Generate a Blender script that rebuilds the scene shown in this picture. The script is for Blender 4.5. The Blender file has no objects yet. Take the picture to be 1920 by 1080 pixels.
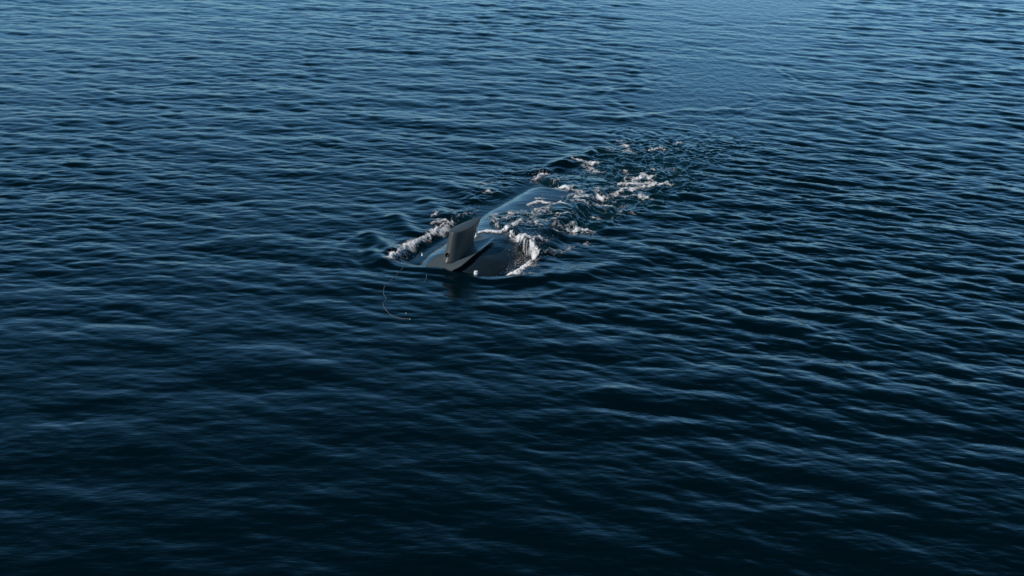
import bpy, bmesh, math, random
import numpy as np
R = math.radians
random.seed(4); rng = np.random.default_rng(11)
C = bpy.context.scene.collection
SC = bpy.context.scene

# ------------------------------------------------------------------ camera
cam_d = bpy.data.cameras.new('camera'); cam = bpy.data.objects.new('camera', cam_d); C.objects.link(cam)
cam.location = (0, 0, 21.0); cam.rotation_euler = (R(90 - 20), 0, 0)
cam_d.sensor_fit = 'HORIZONTAL'; cam_d.sensor_width = 36
cam_d.angle = 2 * math.atan(math.tan(R(12)) * 16 / 9)
cam_d.clip_start = 0.5; cam_d.clip_end = 20000
SC.camera = cam
SC.render.resolution_x = 1024; SC.render.resolution_y = 576

# ------------------------------------------------------------------ sky and sun
SUN_EL, SUN_AZ = R(38), R(243)
w = bpy.data.worlds.new('World'); SC.world = w; w.use_nodes = True
nt = w.node_tree; nt.nodes.clear()
sky = nt.nodes.new('ShaderNodeTexSky'); sky.sky_type = 'NISHITA'; sky.sun_disc = False
sky.sun_elevation = SUN_EL; sky.sun_rotation = SUN_AZ
sky.air_density = 1.0; sky.dust_density = 0.0; sky.ozone_density = 4.0
bg = nt.nodes.new('ShaderNodeBackground'); bg.inputs['Strength'].default_value = 0.07
wo = nt.nodes.new('ShaderNodeOutputWorld')
tint = nt.nodes.new('ShaderNodeMix'); tint.data_type = 'RGBA'; tint.blend_type = 'MULTIPLY'; tint.inputs[0].default_value = 1
tm = nt.nodes.new('ShaderNodeMix'); tm.data_type = 'RGBA'
tm.inputs[6].default_value = (.64, .97, 1.18, 1); tm.inputs[7].default_value = (.36, 1.04, 1.06, 1)
nt.links.new(tm.outputs[2], tint.inputs[7])
# clear polarised upper sky over a brighter low band
tcw = nt.nodes.new('ShaderNodeTexCoord'); sep = nt.nodes.new('ShaderNodeSeparateXYZ'); nt.links.new(tcw.outputs['Generated'], sep.inputs[0])
tmr = nt.nodes.new('ShaderNodeMapRange'); tmr.inputs[1].default_value = .12; tmr.inputs[2].default_value = .55
nt.links.new(sep.outputs[2], tmr.inputs[0]); nt.links.new(tmr.outputs[0], tm.inputs[0])
rmp = nt.nodes.new('ShaderNodeFloatCurve'); cv = rmp.mapping.curves[0]
cv.points[0].location = (0, .84); cv.points[1].location = (1, .08)
for p in ((.15, .84), (.34, .60), (.50, .19), (.64, .08), (.8, .06)): cv.points.new(*p)
rmp.mapping.update(); nt.links.new(sep.outputs[2], rmp.inputs['Value'])
xm = nt.nodes.new('ShaderNodeMath'); xm.operation = 'MULTIPLY_ADD'; xm.inputs[1].default_value = .08; xm.inputs[2].default_value = 1.7
nt.links.new(sep.outputs[0], xm.inputs[0])
st = nt.nodes.new('ShaderNodeMath'); st.operation = 'MULTIPLY'; nt.links.new(rmp.outputs[0], st.inputs[0]); nt.links.new(xm.outputs[0], st.inputs[1])
sc_ = nt.nodes.new('ShaderNodeVectorMath'); sc_.operation = 'SCALE'; nt.links.new(tint.outputs[2], sc_.inputs[0]); nt.links.new(st.outputs[0], sc_.inputs['Scale'])
nt.links.new(sky.outputs[0], tint.inputs[6]); nt.links.new(sc_.outputs[0], bg.inputs[0]); nt.links.new(bg.outputs[0], wo.inputs[0])
sl = bpy.data.lights.new('sun', 'SUN'); sl.energy = 3.3; sl.angle = R(0.5); sl.color = (1.0, 0.97, 0.94)
sun = bpy.data.objects.new('sun', sl); C.objects.link(sun)
sx, sy = math.sin(SUN_AZ) * math.cos(SUN_EL), math.cos(SUN_AZ) * math.cos(SUN_EL)
from mathutils import Vector
sun.rotation_euler = Vector((sx, sy, math.sin(SUN_EL))).to_track_quat('Z', 'Y').to_euler()
SC.view_settings.view_transform = 'Standard'; SC.view_settings.look = 'None'
SC.view_settings.gamma = 1; SC.view_settings.exposure = 0.3
try: SC.view_settings.use_curve_mapping = False
except Exception: pass

# ------------------------------------------------------------------ helpers
def sstep(a, b, x):
    t = np.clip((x - a) / (b - a), 0, 1); return t * t * (3 - 2 * t)

_perm = rng.permutation(4096)
_grad = rng.uniform(0, 2 * np.pi, 4096)
_gx, _gy = np.cos(_grad), np.sin(_grad)
def perlin(x, y, seed=0):
    x = np.asarray(x, float) + seed * 17.31; y = np.asarray(y, float) + seed * 9.77
    xi = np.floor(x).astype(int); yi = np.floor(y).astype(int)
    xf, yf = x - xi, y - yi
    u = xf ** 3 * (xf * (xf * 6 - 15) + 10); v = yf ** 3 * (yf * (yf * 6 - 15) + 10)
    def g(ix, iy, fx, fy):
        h = _perm[(_perm[ix & 4095] + iy) & 4095]
        return _gx[h] * fx + _gy[h] * fy
    a = g(xi, yi, xf, yf); b = g(xi + 1, yi, xf - 1, yf)
    c = g(xi, yi + 1, xf, yf - 1); d = g(xi + 1, yi + 1, xf - 1, yf - 1)
    return ((a + (b - a) * u) * (1 - v) + (c + (d - c) * u) * v) * 1.5
def fbm(x, y, o=4, seed=0):
    s, a, f = 0, 1, 1
    for i in range(o):
        s = s + a * perlin(x * f, y * f, seed + i * 3); a *= .5; f *= 2.03
    return s / 1.6

def material(name):
    m = bpy.data.materials.new(name); m.use_nodes = True
    n = m.node_tree; n.nodes.clear()
    return m, n, n.links
def mesh_obj(name, verts, faces, mat=None, smooth=True, parent=None):
    me = bpy.data.meshes.new(name)
    me.from_pydata([tuple(v) for v in verts], [], faces); me.update()
    if smooth: me.polygons.foreach_set('use_smooth', [True] * len(me.polygons))
    if mat: me.materials.append(mat)
    o = bpy.data.objects.new(name, me); C.objects.link(o)
    if parent: o.parent = parent
    return o
def grid_mesh(name, P, quads, mat, attrs):
    """P (n,3) float array, quads (m,4) int array"""
    me = bpy.data.meshes.new(name)
    me.vertices.add(len(P)); me.vertices.foreach_set('co', P.astype(np.float32).ravel())
    m = len(quads)
    me.loops.add(m * 4); me.loops.foreach_set('vertex_index', quads.astype(np.int32).ravel())
    me.polygons.add(m); me.polygons.foreach_set('loop_start', np.arange(0, 4 * m, 4, dtype=np.int32))
    me.polygons.foreach_set('loop_total', np.full(m, 4, np.int32))
    me.polygons.foreach_set('use_smooth', np.ones(m, bool))
    me.update(calc_edges=True)
    for k, v in attrs.items():
        a = me.attributes.new(k, 'FLOAT', 'POINT'); a.data.foreach_set('value', v.astype(np.float32).ravel())
    me.materials.append(mat); me.validate()
    o = bpy.data.objects.new(name, me); C.objects.link(o); return o

# ------------------------------------------------------------------ the craft's own frame (s aft along the hull, l to starboard in view)
AX = R(24); O0 = np.array([-2.95, 60.3])
U = np.array([math.sin(AX), math.cos(AX)]); V = np.array([math.cos(AX), -math.sin(AX)])
def to_local(x, y):
    dx, dy = x - O0[0], y - O0[1]
    return dx * U[0] + dy * U[1], dx * V[0] + dy * V[1]
def to_world(s, l):
    return O0[0] + s * U[0] + l * V[0], O0[1] + s * U[1] + l * V[1]

# ------------------------------------------------------------------ sea: two crossing wave fields from a spectrum
def ocean_tile(N, L, lam_p, theta, spread, seed, slope, cut=.12):
    r = np.random.default_rng(seed)
    k = np.fft.fftfreq(N, L / N) * 2 * np.pi
    kx, ky = np.meshgrid(k, k, indexing='xy')
    kk = np.hypot(kx, ky); kk[0, 0] = 1e-6
    kp = 2 * np.pi / lam_p
    ang = np.arctan2(ky, kx) - theta
    D = np.maximum(np.cos(ang), 0) ** spread + .02
    S = kk ** -4.9 * np.exp(-1.1 * (kp / kk) ** 2) * D * np.exp(-(kk * cut / (2 * np.pi)) ** 2)
    S[0, 0] = 0
    A = np.sqrt(S) * (r.normal(size=(N, N)) + 1j * r.normal(size=(N, N)))
    h = np.fft.ifft2(A).real
    sx_ = np.fft.ifft2(1j * kx * A).real; sy_ = np.fft.ifft2(1j * ky * A).real
    sc = slope / math.sqrt((sx_ ** 2 + sy_ ** 2).mean())
    dx = np.fft.ifft2(1j * kx / kk * A).real * sc; dy = np.fft.ifft2(1j * ky / kk * A).real * sc
    return (h * sc).astype(np.float32), dx.astype(np.float32), dy.astype(np.float32), N, L
TILES = [  # tile, rotation of its sampling
    (ocean_tile(2048, 61.0, 2.15, R(-127), 8, 3, .070, .30), R(7)),
    (ocean_tile(2048, 43.0, 1.4, R(-80), 6, 5, .050, .26), R(-9)),
    (ocean_tile(2048, 37.0, .5, R(-112), 5, 6, .037, .11), R(3)),
    (ocean_tile(1024, 157.0, 6.0, R(-108), 5, 8, .034, .6), R(4)),
]
def sample(T, x, y, rot):
    h, dx, dy, N, L = T
    c, s = math.cos(rot), math.sin(rot)
    u = (x * c + y * s) / L * N; v = (-x * s + y * c) / L * N
    ui = np.floor(u).astype(int); vi = np.floor(v).astype(int); fu = (u - ui).astype(np.float32); fv = (v - vi).astype(np.float32)
    u0, u1, v0, v1 = ui % N, (ui + 1) % N, vi % N, (vi + 1) % N
    def bl(a): return (a[v0, u0] * (1 - fu) + a[v0, u1] * fu) * (1 - fv) + (a[v1, u0] * (1 - fu) + a[v1, u1] * fu) * fv
    H, X, Y = bl(h), bl(dx), bl(dy)
    return H, X * c - Y * s, X * s + Y * c

def seg_dist(x, y, pts):
    """distance to a polyline"""
    best = np.full(x.shape, 1e9)
    for (ax, ay), (bx, by) in zip(pts[:-1], pts[1:]):
        ex, ey = bx - ax, by - ay; q = ex * ex + ey * ey + 1e-9
        t = np.clip(((x - ax) * ex + (y - ay) * ey) / q, 0, 1)
        best = np.minimum(best, np.hypot(x - ax - t * ex, y - ay - t * ey))
    return best

def half_width(s):      # hull half widths at the deck: left, right
    return np.interp(s, [0, 3, 8, 15, 18], [2.75, 2.85, 2.8, 2.35, 1.6]), np.interp(s, [0, 3, 8, 15, 18], [2.75, 2.8, 2.5, 2.0, 1.2])
def outline_dist(s, l): # signed-ish distance outside the hull outline, round bow
    hl, hr = half_width(s); hw = np.where(l < 0, hl, hr)
    d_side = np.abs(l) - hw
    sb = np.maximum(1.2 - s, 0); sa = np.maximum(s - 16.5, 0)
    return np.hypot(np.maximum(d_side + .9, 0), np.maximum(sb, sa)) - .9

WAKE = [(-1.0, 66.0), (3.0, 70.5), (7.0, 76.5), (12.0, 88), (16, 104), (19, 125), (24, 170)]
CREST = [(6.6, 91.0), (8.6, 92.3), (11.0, 93.6), (13.6, 94.5), (16.5, 95.0)]
def water_fields(x, y):
    s, l = to_local(x, y)
    od = outline_dist(s, l)
    over = 1 - sstep(-.3, .9, od)                      # over the hull
    wd = seg_dist(x, y, WAKE)
    along = s
    ww = np.interp(s, [4, 10, 18, 30, 60, 120], [2.0, 3.6, 4.0, 5.0, 8, 12])
    nz = fbm(x * .22, y * .13, 3, 2)
    wake = (1 - sstep(.55, 1.25, wd / ww + nz * .5)) * sstep(3.0, 7.0, s)
    turb = wake * (1 - sstep(18, 38, s))
    return s, l, od, over, wake, turb
def sea(x, y):
    s, l, od, over, wake, turb = water_fields(x, y)
    fwd0 = 1 - sstep(-1.0, 6.0, s)
    H = np.zeros_like(x); DX = np.zeros_like(x); DY = np.zeros_like(x)
    gust = (1 + .7 * fbm(x * .028, y * .012, 3, 40)) * (.42 + .58 * sstep(33, 64, y + .35 * x))
    east = sstep(-14, 12, x + 5 * fbm(x * .04, y * .03, 2, 47))
    ripple = gust * (.15 + .85 * sstep(-12, 14, x + 6 * fbm(x * .05, y * .03, 2, 44) + .12 * (y - 60)))
    for i, (T, rot) in enumerate(TILES):
        h, a, b = sample(T, x, y, rot)
        g_ = [gust * (.78 + .5 * east), gust * (1.15 - .5 * east), ripple, 1][i]
        H += h * g_; DX += a * g_; DY += b * g_
    calm = (1 - .55 * wake) * (1 - .35 * np.exp(-np.maximum(od, 0) / 2.2) * fwd0)
    # smooth pools boiled up behind the craft
    for px, py, rx, ry in ((16.6, 106.5, 4.4, 8.0), (12.5, 98, 4.5, 4), (25, 150, 9, 14), (9.5, 86, 2.6, 2.5)):
        q = np.hypot((x - px) / rx, (y - py) / ry) + .25 * fbm(x * .3, y * .15, 2, 9)
        calm *= 1 - .88 * (1 - sstep(.5, 1.15, q))
        H += .06 * np.exp(-q * q * 1.5)
        ring = np.exp(-((q - 1.25) / .28) ** 2)
        H += .020 * ring * np.sin(q * 22 + perlin(x * .2, y * .2, 3) * 2) 
    keep = calm * (1 - .92 * over)
    H *= keep; DX *= keep; DY *= keep
    near = np.exp(-np.maximum(od, 0) / 1.3)
    # bow swell and the arcs it throws off
    fwd = 1 - sstep(-1.0, 6.0, s)
    odn = od + .25 * perlin(x * .5, y * .5, 60)
    H += fwd * (.035 * np.exp(-((odn - .9) / .75) ** 2) - .03 * np.exp(-((odn - 2.2) / .8) ** 2)
                + .04 * np.exp(-((odn - 3.6) / .7) ** 2)) * (1 - over)
    arc = fwd * np.exp(-np.maximum(od, 0) / 3.5) * sstep(.2, 1.2, od)
    H += arc * .022 * np.sin(odn * 2 * np.pi / .85 + 1.5 * perlin(x * .35, y * .35, 61))
    # long shoulder wave peeling off the starboard bow
    SH = [to_world(a, b) for a, b in ((-1.3, 2.6), (.6, 4.6), (3.0, 6.4), (6.0, 8.2), (10, 10.5))]
    d = seg_dist(x, y, SH); fade = np.exp(-np.maximum(s - 1, 0) / 5)
    H += .17 * np.exp(-(d / .95) ** 2) * fade * sstep(-1.8, .5, s)
    # port diverging crests
    for i, (a0, b0, a1, b1, A, wd_) in enumerate(((1.2, -3.7, 3.0, -6.0, .18, .55), (4.2, -4.2, 6.2, -6.2, .16, .5), (7.6, -3.9, 9.6, -6.2, .12, .5),
                                                (11.0, -4.0, 13.0, -6.6, .09, .5), (-.4, -3.4, .6, -4.6, .15, .5))):
        pts = [to_world(a0, b0), to_world(a1, b1)]
        d = seg_dist(x, y, pts)
        H += A * np.exp(-(d / wd_) ** 2)
    # trough along the hull flanks
    H -= .10 * np.exp(-((od - .05) / .35) ** 2) * sstep(-.5, 1, s) * (1 - sstep(7, 9, s)) * np.where(l > 0, 1.0, .5)
    # churned wake
    ca, sa = math.cos(-.5), math.sin(-.5)
    xr, yr = x * ca - y * sa, x * sa + y * ca
    wx = x + .5 * perlin(x * .8, y * .6, 20); wy = y + .5 * perlin(x * .8, y * .6, 21)
    ch = .080 * (1 - 2 * np.sqrt(perlin(wx * 1.05, wy * .8, 5) ** 2 + .012)) + .044 * (1 - 2 * np.sqrt(perlin(wx * 2.4, wy * 1.7, 6) ** 2 + .02)) + .03 * perlin(wx * 4.1, wy * 3.0, 7) + .014 * perlin(x * 9, y * 7, 8)
    lb = np.interp(s, [3.6, 4.4, 5.2, 6.2, 7.0, 7.6, 8.6, 10, 11.5, 13.2, 15, 17], [3, 1.3, .5, -1.0, -1.7, -1.9, -1.2, -.2, .5, .3, -1.0, -3.5])
    flood = sstep(lb - .1, lb + .8, l + .3 * perlin(x * .9, y * .9, 36))
    base = -.28 + .22 * sstep(5, 8.5, s)
    lvl = base + (np.interp(s, [4, 8, 12, 16, 20], [.46, .42, .36, .22, .08]) - base) * flood
    side = np.exp(-(seg_dist(x, y, [(-2.2, 71.5), (-1.0, 74.5), (.6, 78)]) / 1.5) ** 2)
    H += np.maximum(turb * 1.25 * (1 - over * (1 - .6 * flood)), side * .5 * (1 - over)) * ch
    H += wake * (1 - turb) * (.016 * perlin(wx * 1.3, wy * .9, 15) + .010 * perlin(x * 3.1, y * 2.2, 16) + .005 * perlin(x * 6.1, y * 4.2, 17))
    # ragged lump where the stern throws water up
    H += .15 * np.exp(-(seg_dist(x, y, [(1.5, 77.4), (3.0, 79.5), (5.4, 83.0)]) / .7) ** 2) * (1 + .8 * perlin(x * 1.4, y * 1.1, 31))
    # fold line further back
    d = seg_dist(x, y, CREST); H += .07 * np.exp(-(d / (.55 + .3 * perlin(x * .5, y * .5, 34))) ** 2) * np.clip(.6 + 1.3 * perlin(x * .45, y * .45, 33), 0, 2)
    # water level over the hull: port side of the deck stays clear, starboard aft is flooded
    H += over * lvl * sstep(-.6, .6, s)
    H += .15 * np.exp(-(((s + .45) / .6) ** 2 + ((l + .25) / 1.0) ** 2))      # sheet of water climbing the base plate
    return H, DX, DY, wake, turb, over * (1 - flood)

def sea_at(x, y):       # surface height above a given spot, undoing the sideways swing of the waves
    ux, uy = x.copy(), y.copy()
    for _ in range(4):
        h, a, b = sea(ux, uy)[:3]; ux = x + a * 1.25; uy = y + b * 1.25
    return h
def breaks(lst):        # piecewise steps -> coordinate list
    out = [lst[0][0]]
    for (a, st), (b, _) in zip(lst[:-1], lst[1:]):
        n = max(1, int(round((b - a) / st))); out += list(a + (b - a) * (np.arange(1, n + 1) / n))
    return np.array(out)
def rstep(r): return max(.035, .55 * r * math.hypot(r, 21) / (1355 * 21))
rs = [2.0]
while rs[-1] < 6000:
    r = rs[-1]
    st = max(.6, (28 - r) * .2) if r < 28 else (min(rstep(r), .06) if 56 < r < 86 else rstep(r))
    if r > 190: st = r * .02
    rs.append(r + st)
rs = np.array(rs)
th = breaks([(-180, 3), (-60, 1), (-40, .25), (-26, .055), (-9, .04), (14, .055), (26, .25), (40, 1), (60, 3), (180, 3)])
RR, TT = np.meshgrid(rs, np.radians(th), indexing='ij')
X = RR * np.sin(TT); Y = RR * np.cos(TT)
H, DX, DY, wk, tb, ov = sea(X, Y)
far = 1 - sstep(200, 420, RR)
P = np.stack([X - DX * 1.25 * far, Y - DY * 1.25 * far, H * far], -1).reshape(-1, 3)
nr, ntt = X.shape
idx = np.arange(nr * ntt).reshape(nr, ntt)
Q = np.stack([idx[:-1, :-1], idx[:-1, 1:], idx[1:, 1:], idx[1:, :-1]], -1).reshape(-1, 4)[:, ::-1]
print('water verts', len(P))

def hull_top(s, l):
    hl, hr = half_width(s); hw = np.where(l < 0, hl, hr) * .97
    top = np.interp(s, [-1.4, 0, 3, 8, 14, 19], [.30, .32, .34, .30, .34, .2]) - np.where(s < 2.2, .62 * ((2.2 - s) / 3.6) ** 2, 0) - np.where(s > 13.6, 1.5 * np.maximum((s - 13.6) / 4, 0) ** 1.3, 0)
    e = np.clip(np.abs(l) / hw, 0, 1)
    return top - .05 * l * l - 1.9 * (1 - np.sqrt(np.maximum(1 - e ** 3.6, 0)) ** .62) - 4 * np.maximum(-1.3 - s, 0)
sW, lW = to_local(P[:, 0], P[:, 1]); hz = hull_top(sW, lW)
pl = np.interp(sW, [-.53, -.50, -.1, .4, 1.4, 3.95], [-5, .12, .21, .31, .41, .46]) - 9 * np.maximum(-.95 - lW, 0) - 9 * np.maximum(lW - .62, 0)
clear = np.exp(-np.clip(P[:, 2] - np.maximum(hz, pl), 0, 9) / .16) * (sW < 17) * (sW > -1.6)
# water material
wm, n, lk = material('sea_water')
out = n.nodes.new('ShaderNodeOutputMaterial'); b = n.nodes.new('ShaderNodeBsdfPrincipled')
b.inputs['Roughness'].default_value = .09; b.inputs['IOR'].default_value = 1.333
geo = n.nodes.new('ShaderNodeNewGeometry')
at = n.nodes.new('ShaderNodeAttribute'); at.attribute_name = 'churn'
mx = n.nodes.new('ShaderNodeMix'); mx.data_type = 'RGBA'
mx.inputs[6].default_value = (.0001, .0046, .0076, 1); mx.inputs[7].default_value = (.002, .014, .020, 1)
lk.new(at.outputs['Fac'], mx.inputs[0]); lk.new(mx.outputs[2], b.inputs['Base Color'])
def noise_h(scale, stretch, rot, detail=3):
    mp = n.nodes.new('ShaderNodeMapping'); mp.inputs['Scale'].default_value = stretch; mp.inputs['Rotation'].default_value = (0, 0, rot)
    lk.new(geo.outputs['Position'], mp.inputs['Vector'])
    t = n.nodes.new('ShaderNodeTexNoise'); t.inputs['Scale'].default_value = scale; t.inputs['Detail'].default_value = detail
    lk.new(mp.outputs[0], t.inputs['Vector']); return t
t1 = noise_h(2.2, (.55, 1.5, 1), R(16), 4); t2 = noise_h(6.0, (.5, 1.5, 1), R(-22), 3)
ad = n.nodes.new('ShaderNodeMath'); ad.operation = 'MULTIPLY_ADD'; ad.inputs[1].default_value = .35
lk.new(t2.outputs[0], ad.inputs[0]); lk.new(t1.outputs[0], ad.inputs[2])
bp = n.nodes.new('ShaderNodeBump'); bp.inputs['Distance'].default_value = .02; bp.inputs['Strength'].default_value = .8
lk.new(ad.outputs[0], bp.inputs['Height']); lk.new(bp.outputs[0], b.inputs['Normal'])
ac = n.nodes.new('ShaderNodeAttribute'); ac.attribute_name = 'clear'
fr = n.nodes.new('ShaderNodeFresnel'); fr.inputs['IOR'].default_value = 1.333; lk.new(bp.outputs[0], fr.inputs['Normal'])
iv = n.nodes.new('ShaderNodeMath'); iv.operation = 'SUBTRACT'; iv.inputs[0].default_value = 1; lk.new(fr.outputs[0], iv.inputs[1])
mu = n.nodes.new('ShaderNodeMath'); mu.operation = 'MULTIPLY'; lk.new(ac.outputs['Fac'], mu.inputs[0]); lk.new(iv.outputs[0], mu.inputs[1])
tp = n.nodes.new('ShaderNodeBsdfTransparent'); tp.inputs[0].default_value = (.7, .9, .95, 1); mxs = n.nodes.new('ShaderNodeMixShader')
lk.new(mu.outputs[0], mxs.inputs[0]); lk.new(b.outputs[0], mxs.inputs[1]); lk.new(tp.outputs[0], mxs.inputs[2]); lk.new(mxs.outputs[0], out.inputs[0])
water = grid_mesh('water', P, Q, wm, {'churn': tb, 'clear': clear})
water['kind'] = 'structure'; water['label'] = 'dark blue rippled sea water around the submersible craft'

# ------------------------------------------------------------------ foam
fm, n, lk = material('sea_foam')
out = n.nodes.new('ShaderNodeOutputMaterial'); b = n.nodes.new('ShaderNodeBsdfPrincipled')
b.inputs['Base Color'].default_value = (.70, .70, .71, 1); b.inputs['Roughness'].default_value = .6
at = n.nodes.new('ShaderNodeAttribute'); at.attribute_name = 'foam'
geo = n.nodes.new('ShaderNodeNewGeometry')
t = n.nodes.new('ShaderNodeTexNoise'); t.inputs['Scale'].default_value = 11; t.inputs['Detail'].default_value = 5; t.inputs['Roughness'].default_value = .65
lk.new(geo.outputs['Position'], t.inputs['Vector'])
ma = n.nodes.new('ShaderNodeMath'); ma.operation = 'MULTIPLY_ADD'; ma.inputs[1].default_value = 1.2; ma.inputs[2].default_value = -.6
lk.new(t.outputs[0], ma.inputs[0])
sm = n.nodes.new('ShaderNodeMath'); sm.operation = 'ADD'; lk.new(at.outputs['Fac'], sm.inputs[0]); lk.new(ma.outputs[0], sm.inputs[1])
mr = n.nodes.new('ShaderNodeMapRange'); mr.interpolation_type = 'SMOOTHSTEP'; mr.inputs['From Min'].default_value = .05; mr.inputs['From Max'].default_value = 1.12
lk.new(sm.outputs[0], mr.inputs[0])
tr = n.nodes.new('ShaderNodeBsdfTransparent'); ms = n.nodes.new('ShaderNodeMixShader')
lk.new(mr.outputs[0], ms.inputs[0]); lk.new(tr.outputs[0], ms.inputs[1]); lk.new(b.outputs[0], ms.inputs[2]); lk.new(ms.outputs[0], out.inputs[0])
bp = n.nodes.new('ShaderNodeBump'); bp.inputs['Distance'].default_value = .04; bp.inputs['Strength'].default_value = .5
lk.new(t.outputs[0], bp.inputs['Height']); lk.new(bp.outputs[0], b.inputs['Normal'])

# streaks: world polyline, half width, density, lift
STROKES = [
    ([(-0.07, 59.89), (0.25, 60.88), (0.62, 61.91), (0.89, 62.8)], 0.42, 1.45, 0.16),
    ([(-5.72, 61.67), (-5.53, 62.88), (-5.04, 64.06), (-4.45, 65.27)], 0.27, 1.4, 0.13),
    ([(-4.45, 65.27), (-4.04, 66.16), (-3.65, 67.07)], 0.28, 1, 0.14),
    ([(-4.1, 67.31), (-3.85, 67.87), (-3.52, 67.87), (-3.25, 67.4)], 0.22, 0.75, 0.1),
    ([(-4.01, 68.83), (-3.64, 69.22), (-3.37, 69.71)], 0.25, 0.7, 0.12),
    ([(-3.61, 66.38), (-3.27, 67.31), (-3.09, 68.25)], 0.18, 0.85, 0.05),
    ([(-5.61, 61.93), (-5.52, 63.41)], 0.3, 0.8, 0.25),
    ([(-1.68, 74.91), (-1.07, 75.03)], 0.18, 0.7, 0.05),
    ([(-1.7, 73.14), (-1.44, 73.36)], 0.25, 0.55, 0.03),
    ([(0.07, 59.61), (0.3, 60.45), (0.51, 61.31), (0.65, 62.27)], 0.42, 1.3, 0.3),
    ([(0.05, 63.26), (0.39, 62.43), (0.78, 62.6), (1.05, 63.26)], 0.45, 0.95, 0.25),
    ([(0.65, 63.11), (1.32, 63.61), (1.79, 63.7)], 0.3, 0.95, 0.22),
    ([(-0.27, 64.8), (0.13, 64.11), (0.66, 63.6)], 0.3, 0.9, 0.2),
    ([(-1.48, 65.17), (-1.21, 65.26), (-0.8, 64.91)], 0.24, 1.2, 0.12),
    ([(-0.54, 65.15), (-0.14, 65.68), (0.41, 66.04), (1.09, 66.32)], 0.28, 0.95, 0.2),
    ([(1.09, 66.32), (1.3, 65.51)], 0.3, 0.6, 0.1),
    ([(-1.82, 64.94), (-1.84, 63.63)], 0.1, 0.9, 0.2),
    ([(1.03, 69.98), (1.44, 70.49), (1.9, 70.28)], 0.22, 0.95, 0.1),
    ([(1.87, 73.88), (1.71, 72.26), (1.51, 70.89)], 0.28, 0.6, 0.12),
    ([(1.8, 73.62), (2.41, 73.84), (3.05, 73.18)], 0.34, 0.9, 0.1),
    ([(1.35, 75.62), (1.62, 76.68), (1.93, 76.56)], 0.35, 0.75, 0.3),
    ([(4.09, 80.22), (4.46, 79.83), (5.09, 79.45)], 0.34, 0.95, 0.06),
    ([(4.48, 78.95), (5.04, 77.48)], 0.34, 0.55, 0.025),
    ([(6.88, 85.38), (7.2, 84.24), (7.27, 83.41)], 0.34, 0.6, 0.025),
    ([(6.39, 83.27), (7.7, 82.86)], 0.51, 0.5, 0.025),
    ([(8.55, 83.06), (9.71, 82.92)], 0.255, 0.55, 0.01),
    ([(10.49, 84.44), (10.79, 84.73)], 0.2975, 0.6, 0.01),
    ([(7.07, 75.53), (7.66, 76.93), (8.12, 76.22)], 0.425, 0.95, 0.07),
    ([(6.24, 74.69), (6.89, 75.14), (7.94, 74.91), (8.89, 75.26)], 0.323, 1, 0.04),
    ([(6.23, 73.36), (6.81, 74.24), (7.76, 74.69), (8.99, 74.8)], 0.255, 0.85, 0.03),
    ([(6.8, 75.95), (6.65, 77.97)], 0.34, 0.45, 0.025),
    ([(5.3, 72.07), (5.96, 72.92), (6.59, 73.36)], 0.2975, 0.7, 0.025),
    ([(6.18, 71.97), (7.11, 72.5), (7.72, 72.07)], 0.255, 0.75, 0.02),
    ([(3.33, 70.62), (3.8, 71.34), (4.7, 71.76), (5.14, 71.86)], 0.357, 0.85, 0.04),
    ([(3.74, 70.21), (4.62, 70.42), (6.08, 70.62)], 0.34, 0.65, 0.025),
    ([(1.69, 68.76), (2.15, 69.75), (2.59, 70.35), (2.86, 69.75)], 0.187, 0.85, 0.04),
    ([(1.4, 68.25), (1.84, 69.02)], 0.2125, 0.6, 0.02),
    ([(2.23, 67.59), (2.74, 68.06), (3.15, 68.44)], 0.238, 0.75, 0.025),
    ([(2.72, 65.84), (3.22, 66.2), (3.71, 66.66), (4.05, 66.29)], 0.2975, 0.95, 0.035),
    ([(2.3, 65.57), (3.11, 65.49), (3.94, 65.93)], 0.187, 0.7, 0.025),
    ([(4.21, 68.35), (4.73, 68.54)], 0.17, 0.6, 0.01),
    ([(1.82, 62.75), (2.63, 63.41), (3.71, 64.01)], 0.425, 0.35, 0.015),
    ([(8.57, 78.15), (9.55, 78.4)], 0.425, 0.45, 0.01),
    ([(-5.59, 61.13), (-5.81, 61.6)], 0.17, 0.6, 0.025),
]
gx = np.arange(-8.0, 14.5, .035); gy = np.arange(57.5, 86.5, .04)
FX, FY = np.meshgrid(gx, gy, indexing='xy')
fh, fdx, fdy, fwk, ftb, fov = sea(FX, FY)
D = np.zeros_like(FX); LIFT = np.zeros_like(FX)
wx = FX + .35 * fbm(FX * .9, FY * .6, 3, 50); wy = FY + .7 * fbm(FX * .9, FY * .6, 3, 52)
for si, (pts, hw, den, lift) in enumerate(STROKES):
    d = seg_dist(wx, wy, pts); g_ = np.exp(-(d / hw) ** 2)
    if si < 12: g_ = g_ * (1 - .9 * sstep(.88, 1., fov))
    D = np.maximum(D, den * g_); LIFT = np.maximum(LIFT, lift * g_)
lace = 1 - 2.8 * np.abs(fbm(wx * .9, wy * .8, 4, 70))      # thin filaments
lace2 = 1 - 3.6 * np.abs(fbm(wx * 3.4, wy * 2.0, 4, 75))
body = fbm(FX * 2.1, FY * 1.5, 4, 80)
D = np.maximum(D, .44 * ftb * (1 - .8 * fov) * sstep(-.2, .3, fbm(FX * .3, FY * .25, 2, 90)) * (1 - sstep(14, 20, to_local(FX, FY)[0])))
fo = D * 1.30 + (.62 * np.maximum(lace, -.3) + .45 * np.maximum(lace2, -.3) + .35 * body) - .86
fo = np.where(D < .06, -1, fo)
fo = np.clip(fo, -1, 1.2)
lump = .55 + .22 * (1 - 2 * np.abs(fbm(FX * 4.2, FY * 3.2, 2, 95))) + .30 * fbm(FX * 8, FY * 6, 3, 97)
fs_, fl_ = to_local(FX, FY)
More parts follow.
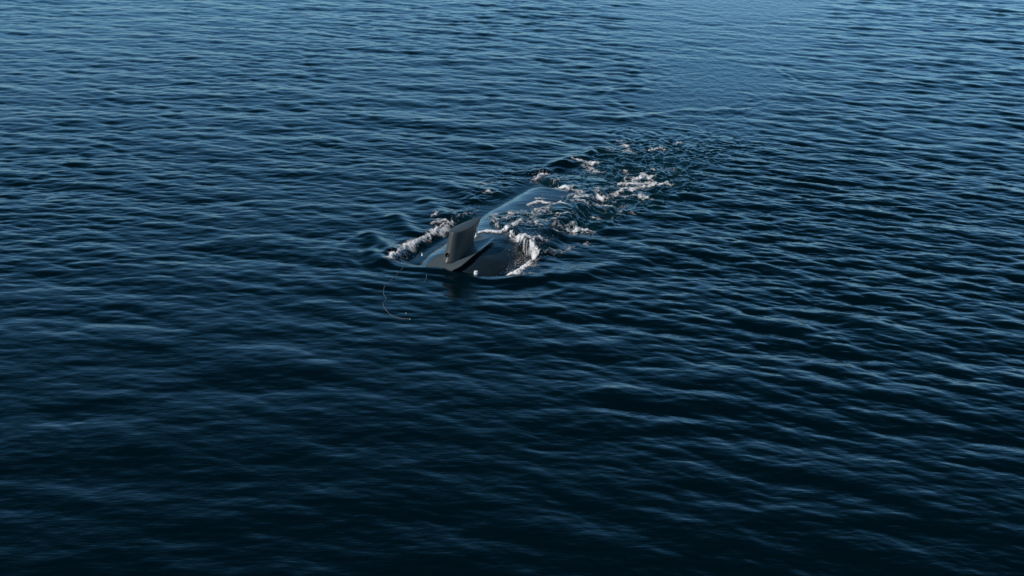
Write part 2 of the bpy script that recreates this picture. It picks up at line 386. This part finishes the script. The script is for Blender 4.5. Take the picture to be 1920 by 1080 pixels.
htp = np.where((fs_ > -1.2) & (fs_ < 15) & (fov > .3), hull_top(fs_, fl_), -9)
FZ = np.maximum(fh, htp) + .012 + np.maximum(fo, 0) * (.02 + LIFT * .6 * np.maximum(lump, .03)) - .03 * np.maximum(-fo, 0)
FP = np.stack([FX - fdx * 1.25, FY - fdy * 1.25, FZ], -1).reshape(-1, 3)
ny, nx = FX.shape
idx = np.arange(nx * ny).reshape(ny, nx)
FQ = np.stack([idx[:-1, :-1], idx[:-1, 1:], idx[1:, 1:], idx[1:, :-1]], -1).reshape(-1, 4)
fv = np.clip(fo, 0, 1).ravel()
FQ = FQ[(fv[FQ].max(1) > .03)]
used = np.unique(FQ); remap = np.full(len(FP), -1); remap[used] = np.arange(len(used))
foam = grid_mesh('sea_foam', FP[used], remap[FQ], fm, {'foam': fv[used]})
foam['kind'] = 'stuff'; foam['label'] = 'white churned foam streaming along the sides and wake of the craft'
print('foam faces', len(FQ))

# spray: flecks of water thrown up along the breaking edges
spts, spf = [], []
def fleck(x, y, z, r):
    i = len(spts)
    q = [random.uniform(.6, 1.3) * r for _ in range(6)]
    spts.extend([(x + q[0], y, z), (x - q[1], y, z), (x, y + q[2], z), (x, y - q[3], z), (x, y, z + q[4]), (x, y, z - q[5])])
    for a, b_, c in ((0, 2, 4), (2, 1, 4), (1, 3, 4), (3, 0, 4), (2, 0, 5), (1, 2, 5), (3, 1, 5), (0, 3, 5)): spf.append((i + a, i + b_, i + c))
SP = []
for pts, hw, den, lift in STROKES:
    if lift < .15: continue
    L_ = sum(math.dist(a, b_) for a, b_ in zip(pts[:-1], pts[1:]))
    for _ in range(int((L_ + .4) * 60)):
        k = random.randrange(len(pts) - 1); t_ = random.random()
        SP.append((pts[k][0] + (pts[k + 1][0] - pts[k][0]) * t_ + random.gauss(0, hw * .75), pts[k][1] + (pts[k + 1][1] - pts[k][1]) * t_ + random.gauss(0, hw * .9), abs(random.gauss(0, lift * .7)) + lift * .3))
sa_ = np.array(SP); sh = sea_at(sa_[:, 0], sa_[:, 1])
for (x, y, z), h_ in zip(SP, sh): fleck(x, y, h_ + z, random.uniform(.005, .016))
pm, n, lk = material('spray'); out = n.nodes.new('ShaderNodeOutputMaterial'); b = n.nodes.new('ShaderNodeBsdfPrincipled')
b.inputs['Base Color'].default_value = (.6, .6, .62, 1); b.inputs['Roughness'].default_value = .3; lk.new(b.outputs[0], out.inputs[0])
spray = mesh_obj('sea_spray', spts, spf, pm); spray['kind'] = 'stuff'; spray['label'] = 'fine white droplets thrown up where water breaks on the craft'

# ------------------------------------------------------------------ craft materials
def paint(name, col, rough, spot, coat=0, bump=.0, bscale=6, metal=0):
    m, n, lk = material(name)
    out = n.nodes.new('ShaderNodeOutputMaterial'); b = n.nodes.new('ShaderNodeBsdfPrincipled')
    tc = n.nodes.new('ShaderNodeTexCoord')
    t = n.nodes.new('ShaderNodeTexNoise'); t.inputs['Scale'].default_value = 2.5; t.inputs['Detail'].default_value = 8; t.inputs['Roughness'].default_value = .7
    mp = n.nodes.new('ShaderNodeMapping'); mp.inputs['Scale'].default_value = (1, 1, .35); lk.new(tc.outputs['Object'], mp.inputs[0]); lk.new(mp.outputs[0], t.inputs['Vector'])
    mx = n.nodes.new('ShaderNodeMix'); mx.data_type = 'RGBA'
    mx.inputs[6].default_value = tuple(c * (1 - spot) for c in col) + (1,); mx.inputs[7].default_value = tuple(c * (1 + spot) for c in col) + (1,)
    lk.new(t.outputs[0], mx.inputs[0]); lk.new(mx.outputs[2], b.inputs['Base Color'])
    rr = n.nodes.new('ShaderNodeMapRange'); rr.inputs[3].default_value = rough * .75; rr.inputs[4].default_value = rough * 1.3
    lk.new(t.outputs[0], rr.inputs[0]); lk.new(rr.outputs[0], b.inputs['Roughness'])
    b.inputs['Coat Weight'].default_value = coat; b.inputs['Coat Roughness'].default_value = .12; b.inputs['Coat IOR'].default_value = 1.33
    b.inputs['Metallic'].default_value = metal; b.inputs['Specular IOR Level'].default_value = .3
    if bump:
        g_ = n.nodes.new('ShaderNodeNewGeometry'); m2 = n.nodes.new('ShaderNodeMapping'); m2.inputs['Rotation'].default_value = (0, 0, AX); m2.inputs['Scale'].default_value = (.35, 1.3, 1)
        lk.new(g_.outputs['Position'], m2.inputs[0])
        t2 = n.nodes.new('ShaderNodeTexNoise'); t2.inputs['Scale'].default_value = bscale; t2.inputs['Detail'].default_value = 2; lk.new(m2.outputs[0], t2.inputs['Vector'])
        bp = n.nodes.new('ShaderNodeBump'); bp.inputs['Distance'].default_value = bump; bp.inputs['Strength'].default_value = .8
        lk.new(t2.outputs[0], bp.inputs['Height']); lk.new(bp.outputs[0], b.inputs['Coat Normal']); 
        if 'Normal' in b.inputs: lk.new(bp.outputs[0], b.inputs['Normal'])
    lk.new(b.outputs[0], out.inputs[0]); return m
HULL = paint('wet_hull', (.012, .022, .030), .28, .3, .65, .03, 2.0)
FIN = paint('fin_paint', (.044, .050, .051), .38, .30, .0)
FIN.node_tree.nodes['Principled BSDF'].inputs['Specular IOR Level'].default_value = .18
PLATE = paint('plate_paint', (.07, .088, .098), .3, .22, .5, .012, 5)
DARK = paint('dark_recess', (.004, .004, .004), .5, .2)
WHITE = paint('white_fitting', (.7, .7, .7), .35, .1)

craft = bpy.data.objects.new('submersible_craft', None); C.objects.link(craft)
craft.location = (O0[0], O0[1], 0); craft.rotation_euler = (0, 0, -AX)      # local x = l, local y = s
craft['label'] = 'dark submersible craft awash with a slant topped grey fin on its foredeck'
craft['category'] = 'submersible'

# hull: rounded box body lofted along s
def hull_section(s):
    hl, hr = half_width(np.array(float(s))); hl, hr = float(hl), float(hr)
    bowk = 1.0; drop = 0
    if s < 2.2:
        q = max(0, (2.2 - s) / 3.6); bowk = math.sqrt(max(0.0, 1 - q * q)) ; drop = .62 * q ** 2
    if s > 13.6: q = (s - 13.6) / 4; bowk = 1 - .4 * min(q, 1) ** 2; drop = 1.5 * q ** 1.3
    top = np.interp(s, [-1.4, 0, 3, 8, 14, 19], [.30, .32, .34, .30, .34, .2]) - drop
    pts = []
    n_ = 40
    for i in range(n_ + 1):                    # deck and flanks, from port keel over the deck to starboard
        a = math.pi * i / n_ ; c_, s_ = math.cos(a), math.sin(a)
        px = -math.copysign(abs(c_) ** .55, c_); pz = s_ ** .62
        hw = hl if px < 0 else hr
        z = -1.6 + (1.6 + top) * pz
        aft = min(max((s - 5) / 4, 0), 1)
        X_ = px * hw
        camber = -(.055 - .04 * aft) * X_ * X_ - .05 * X_ * aft
        camber += (.014 * perlin(np.array(s * 1.1), np.array(X_ * .8 + 9), 3) + .002 * perlin(np.array(s * 4.3), np.array(X_ * .9), 4)) * pz ** 4
        pts.append((px * hw * bowk, s, z + camber))
    return pts
ss = list(np.linspace(-1.39, .5, 14)) + list(np.linspace(.6, 15, 190)) + list(np.linspace(15.4, 19, 10))
vs, fs = [], []
for s in ss: vs += hull_section(s)
m_ = 41
for i in range(len(ss) - 1):
    for j in range(m_ - 1):
        a = i * m_ + j; fs.append((a, a + 1, a + m_ + 1, a + m_))
    fs.append((i * m_ + m_ - 1, i * m_, (i + 1) * m_, (i + 1) * m_ + m_ - 1))
fs.append(tuple(range(m_ - 1, -1, -1))); fs.append(tuple((len(ss) - 1) * m_ + j for j in range(m_)))
hull = mesh_obj('hull', vs, fs, HULL, True, craft)

# fin: airfoil section, raked, slanted flat top
def foil(n_=28):
    out = []
    for i in range(n_ + 1):
        t_ = (1 - math.cos(math.pi * i / n_)) / 2
        th_ = 5 * (.2969 * math.sqrt(t_) - .126 * t_ - .3516 * t_ ** 2 + .2843 * t_ ** 3 - .1036 * t_ ** 4)
        out.append((t_, th_))
    return [(-b_, a) for a, b_ in out] + [(b_, a) for a, b_ in reversed(out[1:-1])]
fo_ = foil()
FB, FT, NZ = .30, 1.62, 14
vs, fs = [], []
nf = len(fo_)
for k in range(NZ + 1):
    q = k / NZ; e = (1 - q) ** 5
    s0 = .10 + .52 * q - .08 * e; ch = 2.80 + .43 * q ** 1.6 + .1 * e; tk = .80 - .06 * q + .08 * e
    lc = -.17 + .06 * q
    for l_, t_ in fo_:
        z = FB + (FT - FB) * q
        if q > .55: z -= (q - .55) / .45 * .10 * t_
        vs.append((lc + l_ * tk, s0 + t_ * ch, z))
for k in range(NZ):
    for j in range(nf): a = k * nf + j; b_ = k * nf + (j + 1) % nf; fs.append((a, b_, b_ + nf, a + nf))
fs.append(tuple(NZ * nf + j for j in range(nf)))
fin = mesh_obj('fin', vs, fs, FIN, True, craft)
fin.data.polygons[-1].use_smooth = False
bm = bmesh.new(); bm.from_mesh(fin.data); bmesh.ops.recalc_face_normals(bm, faces=bm.faces)
top_e = [e for e in bm.edges if all(v.index >= NZ * nf for v in e.verts)]
bmesh.ops.bevel(bm, geom=top_e, offset=.022, segments=2, affect='EDGES', profile=.6); bm.to_mesh(fin.data); bm.free()
# round hole low on the nose, a dark cup with a thin rim
def ring_tube(name, c, nrm, r, dep, mat, par, rim):
    nrm = Vector(nrm).normalized(); q = nrm.to_track_quat('Z', 'Y'); vs, fs = [], []
    prof = rim; N_ = 28
    for pr, pz in prof:
        for i in range(N_):
            a = 2 * math.pi * i / N_; vs.append(Vector(c) + q @ Vector((pr * math.cos(a), pr * math.sin(a), pz)))
    for k in range(len(prof) - 1):
        for i in range(N_): a = k * N_ + i; b_ = k * N_ + (i + 1) % N_; fs.append((a, b_, b_ + N_, a + N_))
    fs.append(tuple((len(prof) - 1) * N_ + i for i in range(N_)))
    return mesh_obj(name, vs, fs, mat, True, par)
PC, PN = Vector((-.215, .205, .60)), Vector((-.27, -.93, .30)).normalized()
cut = ring_tube('cutter', PC - PN * .12, PN, .11, .05, DARK, None, [(.0005, 0), (.115, 0), (.115, .35), (.0005, .35)])
cbm = bmesh.new(); cbm.from_mesh(cut.data); bmesh.ops.remove_doubles(cbm, verts=cbm.verts, dist=.002); bmesh.ops.holes_fill(cbm, edges=cbm.edges); bmesh.ops.recalc_face_normals(cbm, faces=cbm.faces); cbm.to_mesh(cut.data); cbm.free()
md = fin.modifiers.new('cut', 'BOOLEAN'); md.operation = 'DIFFERENCE'; md.solver = 'EXACT'; md.object = cut
par_ = fin.parent; fin.parent = None
bpy.context.view_layer.update(); dg = bpy.context.evaluated_depsgraph_get()
me_ = bpy.data.meshes.new_from_object(fin.evaluated_get(dg)); fin.modifiers.clear(); fin.data = me_; fin.parent = par_
bpy.data.objects.remove(cut)
fin.data.set_sharp_from_angle(angle=R(42))
ring_tube('porthole', PC, PN, .11, .05, DARK, fin, [(.1135, -.10), (.1135, .012), (.104, .010), (.100, -.02), (.100, -.09), (.05, -.095)])

# base plate with raked ends and an upswept edge
vs, fs = [], []
PS = [(-.50, .12), (-.1, .21), (.4, .31), (1.4, .41), (2.4, .42), (3.2, .44), (3.95, .46)]
for i, (s, z) in enumerate(PS):
    l0 = [-.98, -.95, -.90, -.55, -.40, -.30, -.30][i]; l1 = [.42, .62, .70, .72, .70, .66, .58][i]
    if i == 0: l0 = -1.02
    for t_ in np.linspace(0, 1, 9):
        l_ = l0 + (l1 - l0) * t_
        e = abs(2 * t_ - 1) ** 4
        vs.append((l_, s, z + .05 * e)); 
n0 = len(vs)
vs += [(a, b_, c - .035) for a, b_, c in vs]
for i in range(len(PS) - 1):
    for j in range(8):
        a = i * 9 + j; fs.append((a, a + 1, a + 10, a + 9)); fs.append((n0 + a, n0 + a + 9, n0 + a + 10, n0 + a + 1))
per = [j for j in range(9)] + [i * 9 + 8 for i in range(1, len(PS))] + [(len(PS) - 1) * 9 + j for j in range(7, -1, -1)] + [i * 9 for i in range(len(PS) - 2, 0, -1)]
for a, b_ in zip(per, per[1:] + per[:1]): fs.append((a, n0 + a, n0 + b_, b_))
plate = mesh_obj('base_plate', vs, fs, PLATE, True, craft)
bm = bmesh.new(); bm.from_mesh(plate.data); bmesh.ops.recalc_face_normals(bm, faces=bm.faces); bm.to_mesh(plate.data); bm.free()
plate.data.set_sharp_from_angle(angle=R(50))

# small pale fitting on the starboard foredeck: block with a capped stub
def lathe(name, c, prof, mat, par, N_=16):
    vs, fs = [], []
    for r_, z_ in prof:
        for i in range(N_): a = 2 * math.pi * i / N_; vs.append((c[0] + r_ * math.cos(a), c[1] + r_ * math.sin(a), c[2] + z_))
    for k in range(len(prof) - 1):
        for i in range(N_): a = k * N_ + i; b_ = k * N_ + (i + 1) % N_; fs.append((a, b_, b_ + N_, a + N_))
    fs.append(tuple((len(prof) - 1) * N_ + i for i in range(N_)))
    return mesh_obj(name, vs, fs, mat, True, par)
fit = lathe('deck_fitting', (1.40, -.02, -.05), [(.10, 0), (.10, .09), (.09, .10), (.05, .105), (.05, .125), (.095, .13), (.095, .15), (.07, .165)], WHITE, craft)
fit['label'] = 'small white capped fitting'
lathe('cleat', (-1.99, 1.05, .08), [(.05, 0), (.04, .04), (.02, .055), (.02, .09), (.035, .10), (.03, .12)], WHITE, craft)

# thin line trailing from the port foredeck
rm, n, lk = material('line_fibre'); out = n.nodes.new('ShaderNodeOutputMaterial'); b = n.nodes.new('ShaderNodeBsdfPrincipled')
b.inputs['Base Color'].default_value = (.42, .44, .42, 1); b.inputs['Roughness'].default_value = .7
t = n.nodes.new('ShaderNodeTexNoise'); t.inputs['Scale'].default_value = 14; mr = n.nodes.new('ShaderNodeMapRange'); mr.inputs[3].default_value = .02; mr.inputs[4].default_value = .30
lk.new(t.outputs[0], mr.inputs[0]); lk.new(mr.outputs[0], b.inputs['Base Color']); lk.new(b.outputs[0], out.inputs[0])
BUOY = paint('float_plastic', (.3, .32, .32), .4, .2)
def rope(name, pts, rad):
    P_ = []
    for i in range(len(pts) - 1):
        for k in range(10): 
            t_ = k / 10; P_.append((pts[i][0] * (1 - t_) + pts[i + 1][0] * t_, pts[i][1] * (1 - t_) + pts[i + 1][1] * t_))
    P_.append(pts[-1]); P_ = np.array(P_)
    for _ in range(4): P_[1:-1] = (P_[:-2] + 2 * P_[1:-1] + P_[2:]) / 4
    wz = sea_at(P_[:, 0], P_[:, 1])
    s_, l_ = to_local(P_[:, 0], P_[:, 1])
    z = wz + .004 + .010 * perlin(P_[:, 0] * 2.3, P_[:, 1] * 2.3, 77)
    if name == 'tow_line': 
        k = np.arange(len(z)); lead = np.clip(1 - k / 16, 0, 1); z = np.maximum(z, .30 * lead + (1 - lead) * z)
    vs, fs = [], []
    for i, p in enumerate(P_):
        a = P_[max(i - 1, 0)]; c = P_[min(i + 1, len(P_) - 1)]; tx, ty = c - a; q = math.hypot(tx, ty); nx_, ny_ = -ty / q, tx / q
        for j in range(6):
            an = j * math.pi / 3; vs.append((p[0] + nx_ * rad * math.cos(an), p[1] + ny_ * rad * math.cos(an), z[i] + rad * math.sin(an)))
    for i in range(len(P_) - 1):
        for j in range(6): a = i * 6 + j; b_ = i * 6 + (j + 1) % 6; fs.append((a, b_, b_ + 6, a + 6))
    return mesh_obj(name, vs, fs, rm)
line = rope('tow_line', [(-4.38, 62.02), (-4.86, 61.14), (-5.21, 60.06), (-5.53, 58.86), (-5.67, 58.13), (-5.8, 57.7), (-5.78, 57.07), (-5.58, 56.32), (-5.67, 55.71), (-5.61, 55.38), (-5.48, 54.92), (-5.25, 54.4), (-5.02, 54.09), (-4.66, 53.9), (-4.34, 53.83)], .008)
line['label'] = 'thin pale line trailing in a loose curve from the port foredeck'; line['category'] = 'line'
tail = rope('line_scrap', [(-3.97, 59.45), (-3.96, 58.93), (-4.03, 58.35)], .009)
tail['label'] = 'short pale scrap of line floating in front of the grey base plate'; tail['category'] = 'line'
for k, (x, y) in enumerate([(-4.57, 54.53), (-4.34, 53.83)]):
    z_ = float(sea_at(np.array([x]), np.array([y]))[0])
    o = lathe('float', (0, 0, 0), [(.012, -.03), (.026, -.012), (.031, .008), (.023, .022), (.009, .03), (.009, .04)], BUOY, None, 12)
    o.location = (x, y, z_)
    o['label'] = ['small white float bobbing just above the end of the thin line', 'small white float at the far end of the thin line'][k]
    o['category'] = 'float'; o['group'] = 'small floats on the thin line'
